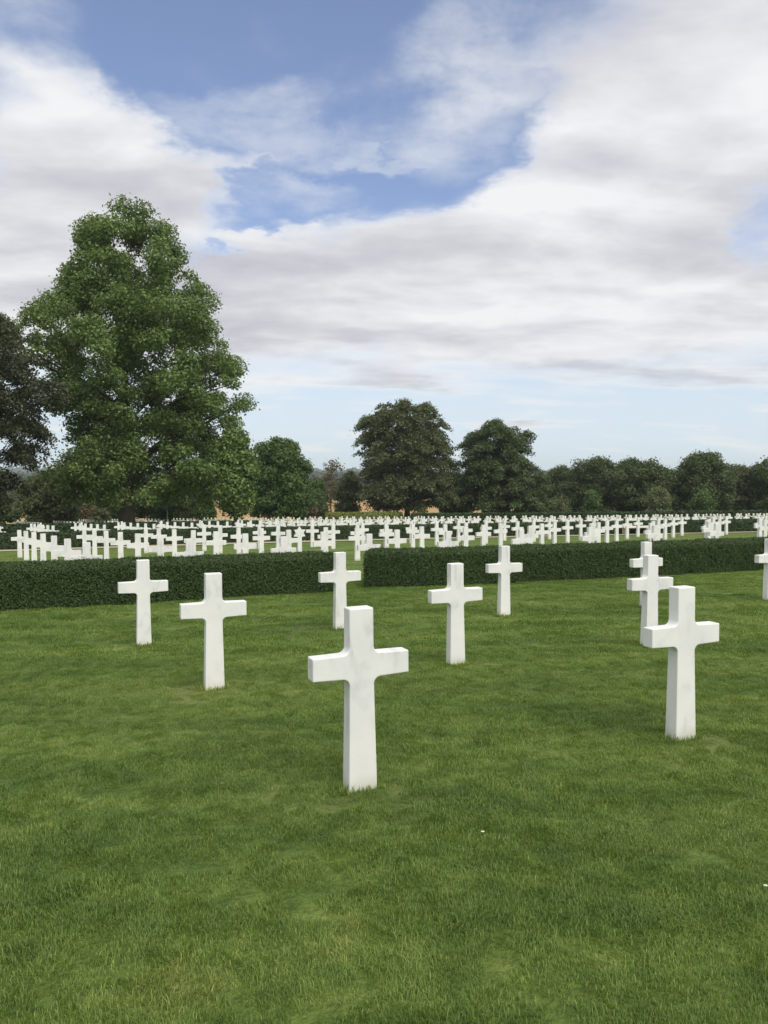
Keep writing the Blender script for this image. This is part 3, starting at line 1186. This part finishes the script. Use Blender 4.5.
def grass_field(name, y0, y1, cell, tufts, seed, label, smin, smax):
    rs = random.Random(seed)
    src = bpy.data.collections.new(name + ' tufts')
    for me in tufts:
        src.objects.link(bpy.data.objects.new(me.name, me))
    pts, rot, scl = [], [], []
    y = y0
    while y < y1:
        half = 0.5 * y + 1.8
        x = -half
        while x < half:
            px, py = x + rs.uniform(-.5, .5) * cell, y + rs.uniform(-.5, .5) * cell
            ok = True
            s = rs.uniform(smin, smax)
            s *= 1.0 + 0.25 * mnoise.noise(Vector((px * 0.8, py * 0.8, 9.0)))
            near_st = min(math.hypot(px - a_ - 0.1, py - b_ + 0.12) for a_, b_ in stones_xy[:10])
            if near_st < 0.42 and mnoise.noise(Vector((px * 3, py * 3, 4.0))) > -0.15:
                s *= 0.68 + 0.32 * (near_st / 0.42) ** 2
            if ok:
                pts.append((px, py, gz_fine(px, py)))
                rot.append(rs.uniform(0, 2 * math.pi))
                scl.append(s)
            x += cell
        y += cell
    me = bpy.data.meshes.new(name)
    me.from_pydata(pts, [], [])
    a = me.attributes.new('rot', 'FLOAT_VECTOR', 'POINT')
    a.data.foreach_set('vector', np.array([(0.0, 0.0, r) for r in rot], dtype=np.float32).ravel())
    a = me.attributes.new('scl', 'FLOAT', 'POINT')
    a.data.foreach_set('value', np.array(scl, dtype=np.float32))
    o = link(name, me)
    tag(o, label, 'grass', kind='stuff')
    ng = bpy.data.node_groups.new(name, 'GeometryNodeTree')
    ng.interface.new_socket('Geometry', in_out='INPUT', socket_type='NodeSocketGeometry')
    ng.interface.new_socket('Geometry', in_out='OUTPUT', socket_type='NodeSocketGeometry')
    gi, go = ng.nodes.new('NodeGroupInput'), ng.nodes.new('NodeGroupOutput')
    iop = ng.nodes.new('GeometryNodeInstanceOnPoints')
    ci = ng.nodes.new('GeometryNodeCollectionInfo')
    ci.inputs['Collection'].default_value = src
    ci.inputs['Separate Children'].default_value = True
    iop.inputs['Pick Instance'].default_value = True
    na = ng.nodes.new('GeometryNodeInputNamedAttribute')
    na.data_type = 'FLOAT_VECTOR'
    na.inputs['Name'].default_value = 'rot'
    nb = ng.nodes.new('GeometryNodeInputNamedAttribute')
    nb.data_type = 'FLOAT'
    nb.inputs['Name'].default_value = 'scl'
    ri = ng.nodes.new('FunctionNodeRandomValue')
    ri.data_type = 'INT'
    ri.inputs[4].default_value = 0
    ri.inputs[5].default_value = len(tufts) - 1
    L = ng.links
    L.new(gi.outputs[0], iop.inputs['Points'])
    L.new(ci.outputs[0], iop.inputs['Instance'])
    L.new(ri.outputs[2], iop.inputs['Instance Index'])
    L.new(na.outputs[0], iop.inputs['Rotation'])
    L.new(nb.outputs[0], iop.inputs['Scale'])
    L.new(iop.outputs[0], go.inputs[0])
    md = o.modifiers.new('grass', 'NODES')
    md.node_group = ng
    print(name, len(pts))
    return o


fine = [tuft_mesh('fine tuft', 0.34, 2900, 0.009, 0.028, 0.0021, 100 + i) for i in range(6)]
long_ = [tuft_mesh('long tuft', 0.16, 60, 0.022, 0.05, 0.0028, 200 + i) for i in range(3)]
mid = [tuft_mesh('mid tuft', 0.7, 2800, 0.011, 0.029, 0.0044, 300 + i) for i in range(5)]
grass_field('near_grass', 1.6, 8.6, 0.24, fine, 1, 'short mown green grass of the near lawn', 0.8, 1.1)
grass_field('mid_grass', 8.5, 19.5, 0.5, mid, 2, 'mown green grass of the lawn before the near hedge', 0.8, 1.15)


def long_tufts():
    rs = random.Random(5)
    src = []
    V, F_, S, RN, TP = [], [], [], [], []
    n0 = 0
    for _ in range(260):
        y = 1.8 + 8 * rs.random() ** 1.3
        x = rs.uniform(-1, 1) * (0.5 * y + 1.2)
        if mnoise.noise(Vector((x * 0.7, y * 0.9, 20.0))) < -0.02:
            continue
        me = rs.choice(long_)
        v = np.array([q.co[:] for q in me.vertices])
        a = rs.uniform(0, 6.28)
        s = rs.uniform(0.6, 1.1)
        c, sn = math.cos(a) * s, math.sin(a) * s
        w = v.copy()
        w[:, 0], w[:, 1], w[:, 2] = v[:, 0] * c - v[:, 1] * sn, v[:, 0] * sn + v[:, 1] * c, v[:, 2] * s * rs.uniform(.8, 1.1)
        w += (x, y, gz_fine(x, y))
        V.append(w)
        m = len(v) // 5
        b = np.arange(m) * 5 + n0
        F_.append(np.concatenate([np.stack([b, b + 1, b + 2, b + 3], 1), np.stack([b + 3, b + 2, b + 4], 1)], 1).ravel())
        S.append(np.tile([4, 3], m))
        RN.append(np.repeat(np.array([rs.random() for _ in range(m)]) * 0.5 + 0.42, 5))
        TP.append(np.tile([0, 0, .5, .5, 1], m))
        n0 += len(v)
    me = mesh_np('longer_grass', np.concatenate(V), np.concatenate(F_), np.concatenate(S), False,
                 {'rnd': np.concatenate(RN), 'tip': np.concatenate(TP)})
    o = link('longer_grass', me, M_BLADE)
    tag(o, 'scattered longer brighter blades sticking up from the near lawn', 'grass', kind='stuff')


long_tufts()


# uncut grass hugging the foot of each near headstone
def foot_grass():
    rs = random.Random(9)
    V, F_, S, RN, TP = [], [], [], [], []
    n0 = 0
    for (sx, sy, _) in front:
        for _ in range(420):
            u = rs.uniform(-0.12, 0.12)
            w = rs.choice([-1, 1]) * rs.uniform(0.05, 0.085)
            if rs.random() < 0.45:
                u, w = rs.choice([-1, 1]) * rs.uniform(0.085, 0.13), rs.uniform(-0.08, 0.08)
            x = sx + u * math.cos(ROW) - w * math.sin(ROW)
            y = sy + u * math.sin(ROW) + w * math.cos(ROW)
            g = gz_fine(x, y)
            h = rs.uniform(0.012, 0.045) if rs.random() < 0.85 else rs.uniform(0.03, 0.07)
            a = rs.uniform(0, 6.28)
            l = h * rs.uniform(0.1, 0.6)
            wd = 0.0014 * (1 + sy / 9)
            c, s_ = math.cos(a + 1.57) * wd, math.sin(a + 1.57) * wd
            dx, dy = math.cos(a) * l, math.sin(a) * l
            V += [(x - c, y - s_, g - .01), (x + c, y + s_, g - .01), (x + dx * .4 + c, y + dy * .4 + s_, g + h * .6),
                  (x + dx * .4 - c, y + dy * .4 - s_, g + h * .6), (x + dx, y + dy, g + h)]
            F_ += [n0, n0 + 1, n0 + 2, n0 + 3, n0 + 3, n0 + 2, n0 + 4]
            S += [4, 3]
            r_ = rs.uniform(0.3, 1.0)
            RN += [r_] * 5
            TP += [0, 0, .5, .5, 1]
            n0 += 5
    me = mesh_np('foot_grass', np.array(V), F_, S, False, {'rnd': RN, 'tip': TP})
    o = link('foot_grass', me, M_BLADE)
    tag(o, 'uncut grass blades hugging the feet of the near crosses', 'grass', kind='stuff')


foot_grass()


# two daisies
M_PETAL = simple_material('petals', (0.8, 0.8, 0.76), (0.72, 0.72, 0.66), 20, 0.6, 0.05)
M_YOLK = simple_material('daisy heart', (0.7, 0.5, 0.06), (0.6, 0.4, 0.05), 20, 0.7, 0.1)
M_STALK = simple_material('stalk', (0.08, 0.13, 0.03), (0.06, 0.1, 0.02), 20, 0.7, 0.1)


def daisy(px, py, lb):
    x, y = at_ground(px, py)
    g = gz_fine(x, y)
    root = link('daisy', None)
    root.location = (x, y, g)
    tag(root, lb, 'flower', 'daisies in the lawn')
    t = Tubes()
    t.add([(0, 0, -0.01), (0.004, 0, 0.025), (0.006, 0.001, 0.035)], [0.0012, 0.001, 0.0009], 5)
    t.build('stalk', M_STALK, root)
    V, F_ = [], []
    for k in range(14):
        a = k / 14 * 2 * math.pi
        c, s = math.cos(a), math.sin(a)
        n = len(V)
        for (r, w, z) in ((0.003, 0.0008, 0), (0.006, 0.0015, 0.001), (0.0078, 0.001, 0.0004)):
            V += [(0.006 + r * c - w * s, r * s + w * c, 0.035 + z), (0.006 + r * c + w * s, r * s - w * c, 0.035 + z)]
        F_ += [(n, n + 1, n + 3, n + 2), (n + 2, n + 3, n + 5, n + 4)]
    link('petals', mesh_py('petals', V, F_), M_PETAL, root)
    t = Tubes()
    t.add([(0.006, 0, 0.034), (0.006, 0, 0.0370), (0.006, 0, 0.0380)], [0.0035, 0.0032, 0.0015], 8)
    t.build('flower_heart', M_YOLK, root)


daisy(481.5, 839, 'tiny white daisy in the grass right of the nearest cross')
daisy(764, 893, 'tiny white daisy in the grass at the right edge')

# ------------------------------------------------------------------ sky and light
SUN_EL, SUN_AZ = R(52), R(150)      # azimuth measured clockwise from the view direction (+Y)


def build_world():
    w = bpy.data.worlds.new('World')
    scene.world = w
    w.use_nodes = True
    nt = w.node_tree
    nt.nodes.clear()
    lk = nt.links
    out = N(nt, 'ShaderNodeOutputWorld')
    sky = N(nt, 'ShaderNodeTexSky')
    sky.sky_type = 'NISHITA'
    sky.sun_disc = False
    sky.sun_elevation = SUN_EL
    sky.sun_rotation = SUN_AZ
    sky.air_density = 1.0
    sky.dust_density = 1.2
    sky.ozone_density = 1.5
    tc = N(nt, 'ShaderNodeTexCoord')
    sep = N(nt, 'ShaderNodeSeparateXYZ')
    lk.new(tc.outputs['Generated'], sep.inputs[0])
    X, Y, Z = sep.outputs
    az = mth(nt, 'ARCTAN2', X, Y)
    el = mth(nt, 'ARCSINE', Z)
    # cloud-layer coordinates: the direction carried up to a flat layer overhead
    zz = mth(nt, 'ADD', mth(nt, 'MAXIMUM', Z, 0.0), 0.16)
    cx = mth(nt, 'DIVIDE', X, zz)
    cy = mth(nt, 'DIVIDE', Y, zz)
    cmb = N(nt, 'ShaderNodeCombineXYZ')
    lk.new(cx, cmb.inputs[0])
    lk.new(cy, cmb.inputs[1])
    P = cmb.outputs[0]
    n1 = noise_tex(nt, P, 1.35, 8, 0.56, 0.25)
    n2 = noise_tex(nt, P, 3.6, 8, 0.62, 0.2)
    # warp of the cloud field's edges
    wx = mth(nt, 'MULTIPLY', mth(nt, 'SUBTRACT', noise_tex(nt, P, 2.2, 6, 0.6), 0.5), 0.24)
    mp = N(nt, 'ShaderNodeMapping')
    mp.inputs['Location'].default_value = (7.1, 3.7, 0)
    lk.new(P, mp.inputs['Vector'])
    wy = mth(nt, 'MULTIPLY', mth(nt, 'SUBTRACT', noise_tex(nt, mp.outputs[0], 2.2, 6, 0.6), 0.5), 0.17)
    azw = mth(nt, 'ADD', az, wx)
    elw = mth(nt, 'ADD', el, wy)

    def blob(px, py, rx_, ry_, rot, power=1.0):
        """soft elliptical patch of sky centred in a compass/elevation direction"""
        a0 = math.atan((px - 384) / 800.0)
        e0 = math.atan((475 - py) / math.hypot(800.0, px - 384))
        ux = mth(nt, 'SUBTRACT', azw, a0)
        uy = mth(nt, 'SUBTRACT', elw, e0)
        c, s = math.cos(R(rot)), math.sin(R(rot))
        ax = mth(nt, 'ADD', mth(nt, 'MULTIPLY', ux, c), mth(nt, 'MULTIPLY', uy, s))
        ay = mth(nt, 'SUBTRACT', mth(nt, 'MULTIPLY', uy, c), mth(nt, 'MULTIPLY', ux, s))
        ax = mth(nt, 'DIVIDE', ax, rx_ / 850.0)
        ay = mth(nt, 'DIVIDE', ay, ry_ / 850.0)
        d = mth(nt, 'ADD', mth(nt, 'POWER', mth(nt, 'ABSOLUTE', ax), 2.0), mth(nt, 'POWER', mth(nt, 'ABSOLUTE', ay), 2.0))
        return mth(nt, 'MULTIPLY', maprange(nt, d, 0.12, 2.1, 1.0, 0.0), power)
    holes = [blob(250, -10, 370, 90, 2, 1.0), blob(250, 70, 190, 62, -22, 0.95), blob(165, 78, 120, 44, -26, 0.95), blob(400, 90, 90, 90, 0, 0.9), blob(425, 165, 110, 48, 22, 1.0),
             blob(320, 195, 130, 32, 14, 0.95), blob(762, 230, 24, 38, -20, 0.62), blob(238, 230, 46, 13, 0, 0.8),
             blob(-200, 60, 160, 120, 0, 0.9), blob(1000, 120, 120, 90, 0, 0.9)]
    h = holes[0]
    for b in holes[1:]:
        h = mth(nt, 'MAXIMUM', h, b)
    veil_az = [blob(300, 132, 150, 34, 10, 0.62), blob(478, 86, 85, 62, 20, 0.85), blob(400, 158, 110, 7, 2, 0.5), blob(270, 205, 60, 22, 0, 0.6), blob(20, 25, 60, 40, 0, 0.5)]
    cover = mth(nt, 'SUBTRACT', 1.0, h)
    # elevation: the cloud sheet thins out near the horizon
    low = maprange(nt, el, 0.035, 0.185)
    streak = N(nt, 'ShaderNodeMapping')
    streak.inputs['Scale'].default_value = (0.5, 1.0, 1.0)
    lk.new(P, streak.inputs['Vector'])
    n3 = noise_tex(nt, streak.outputs[0], 2.6, 7, 0.55, 0.3)
    thin = mth(nt, 'MULTIPLY', mth(nt, 'SUBTRACT', 1.0, low), mth(nt, 'ADD', 1.0, mth(nt, 'MULTIPLY', mth(nt, 'SUBTRACT', n3, 0.5), -5.0)))
    cov = mth(nt, 'SUBTRACT', cover, thin)
    cov = mth(nt, 'ADD', cov, mth(nt, 'MULTIPLY', mth(nt, 'SUBTRACT', n1, 0.5), 0.95))
    cov = mth(nt, 'ADD', cov, mth(nt, 'MULTIPLY', mth(nt, 'SUBTRACT', n2, 0.5), 0.35))
    dens = maprange(nt, cov, 0.05, 1.0)
    v = veil_az[0]
    for b in veil_az[1:]:
        v = mth(nt, 'MAXIMUM', v, b)
    vn = maprange(nt, mth(nt, 'ADD', mth(nt, 'MULTIPLY', n2, 0.6), mth(nt, 'MULTIPLY', n3, 0.4)), 0.34, 0.66)
    dens = mth(nt, 'MAXIMUM', dens, mth(nt, 'MULTIPLY', v, vn))
    # thickness of the cloud: thin parts and edges bright, thick bases grey
    def at(scale_, loc):
        m_ = N(nt, 'ShaderNodeMapping')
        m_.inputs['Location'].default_value = loc
        m_.inputs['Scale'].default_value = scale_
        lk.new(P, m_.inputs['Vector'])
        return m_.outputs[0]
    big = noise_tex(nt, at((0.6, 1.0, 1), (1.3, -0.35, 0)), 1.5, 5, 0.5, 0.3)
    puff = noise_tex(nt, at((0.75, 1.05, 1), (2.0, 5.0, 0)), 3.0, 7, 0.56, 0.2)
    puff_up = noise_tex(nt, at((0.75 * 0.95, 1.05 * 0.93, 1), (2.0, 5.0, 0)), 3.0, 7, 0.56, 0.2)
    rim = mth(nt, 'MULTIPLY', mth(nt, 'SUBTRACT', puff_up, puff), 0.6)      # tops of the puffs catch the light
    th = mth(nt, 'ADD', mth(nt, 'MULTIPLY', big, 0.62), mth(nt, 'MULTIPLY', puff, 0.38))
    th = mth(nt, 'ADD', th, rim)
    th = mth(nt, 'ADD', th, mth(nt, 'MULTIPLY', mth(nt, 'SUBTRACT', n3, 0.5), mth(nt, 'ADD', mth(nt, 'MULTIPLY', mth(nt, 'SUBTRACT', 1.0, low), 0.5), 0.16)))
    hi = maprange(nt, el, 0.08, 0.42)
    th = mth(nt, 'SUBTRACT', th, mth(nt, 'MULTIPLY', mth(nt, 'SUBTRACT', hi, 0.45), 0.10))
    th = mth(nt, 'SUBTRACT', th, mth(nt, 'MULTIPLY', mth(nt, 'SUBTRACT', 1.0, low), 0.22))
    edge = maprange(nt, dens, 0.25, 1.0, 0.16, 0.0)
    th = mth(nt, 'SUBTRACT', th, edge)
    ccol = ramp(nt, th, [(0.38, (0.70, 0.705, 0.715)), (0.47, (0.605, 0.608, 0.632)), (0.56, (0.498, 0.50, 0.535)), (0.66, (0.42, 0.423, 0.468))])
    bgs = N(nt, 'ShaderNodeBackground')
    bgs.inputs['Strength'].default_value = 0.115
    hz = maprange(nt, el, 0.0, 0.34, 1.0, 0.0)
    hzp = mth(nt, 'POWER', hz, 1.6)
    skyc = mixc(nt, mth(nt, 'ADD', mth(nt, 'MULTIPLY', hzp, 0.88), 0.07), mixc(nt, 1.0, sky.outputs[0], (0.93, 0.91, 1.03), 'MULTIPLY'), (4.9, 5.7, 6.4))
    lk.new(skyc, bgs.inputs['Color'])
    bgc = N(nt, 'ShaderNodeBackground')
    bgc.inputs['Strength'].default_value = 1.0
    lk.new(ccol, bgc.inputs['Color'])
    ms = N(nt, 'ShaderNodeMixShader')
    lk.new(dens, ms.inputs[0])
    lk.new(bgs.outputs[0], ms.inputs[1])
    lk.new(bgc.outputs[0], ms.inputs[2])
    lk.new(ms.outputs[0], out.inputs['Surface'])
    w.cycles.sampling_method = 'MANUAL'
    w.cycles.sample_map_resolution = 1024


build_world()

sd = bpy.data.lights.new('sun', 'SUN')
sd.energy = 2.4
sd.angle = R(42)
sd.color = (1.0, 0.95, 0.87)
sun = bpy.data.objects.new('sun', sd)
COL.objects.link(sun)
dirv = Vector((math.sin(SUN_AZ) * math.cos(SUN_EL), math.cos(SUN_AZ) * math.cos(SUN_EL), math.sin(SUN_EL)))
sun.rotation_euler = dirv.to_track_quat('Z', 'Y').to_euler()
sun.location = (0, -20, 60)

# ------------------------------------------------------------------ air
HAZE = True
if HAZE:
    v = [(x, y, z) for z in (-60, 95) for y in (-3200, 7300) for x in (-7000, 7000)]
    f = [(0, 2, 3, 1), (4, 5, 7, 6), (0, 1, 5, 4), (1, 3, 7, 5), (3, 2, 6, 7), (2, 0, 4, 6)]
    hz = link('haze', mesh_py('haze', v, f))
    m, nt, nd, lk = new_mat('haze air')
    pv = N(nt, 'ShaderNodeVolumePrincipled')
    pv.inputs['Color'].default_value = (0.80, 0.89, 1.0, 1)
    pv.inputs['Density'].default_value = 0.00018
    o = N(nt, 'ShaderNodeOutputMaterial')
    lk.new(pv.outputs[0], o.inputs['Volume'])
    hz.data.materials.append(m)
    tag(hz, kind='stuff')

# ------------------------------------------------------------------ camera
cd = bpy.data.cameras.new('camera')
cam = bpy.data.objects.new('camera', cd)
COL.objects.link(cam)
cd.sensor_fit = 'VERTICAL'
cd.sensor_height = 36
cd.lens = F_PX / 1024.0 * 36
cd.clip_start = 0.05
cd.clip_end = 20000
cam.location = (0, 0, CAM_Z)
cam.rotation_euler = (math.pi / 2 - PITCH, 0, 0)
scene.camera = cam

scene.view_settings.view_transform = 'Standard'
scene.view_settings.look = 'None'
scene.view_settings.gamma = 1.0
scene.view_settings.exposure = 0.38
scene.view_settings.use_curve_mapping = False
scene.cycles.max_bounces = 6
scene.cycles.transparent_max_bounces = 4
scene.cycles.volume_bounces = 1
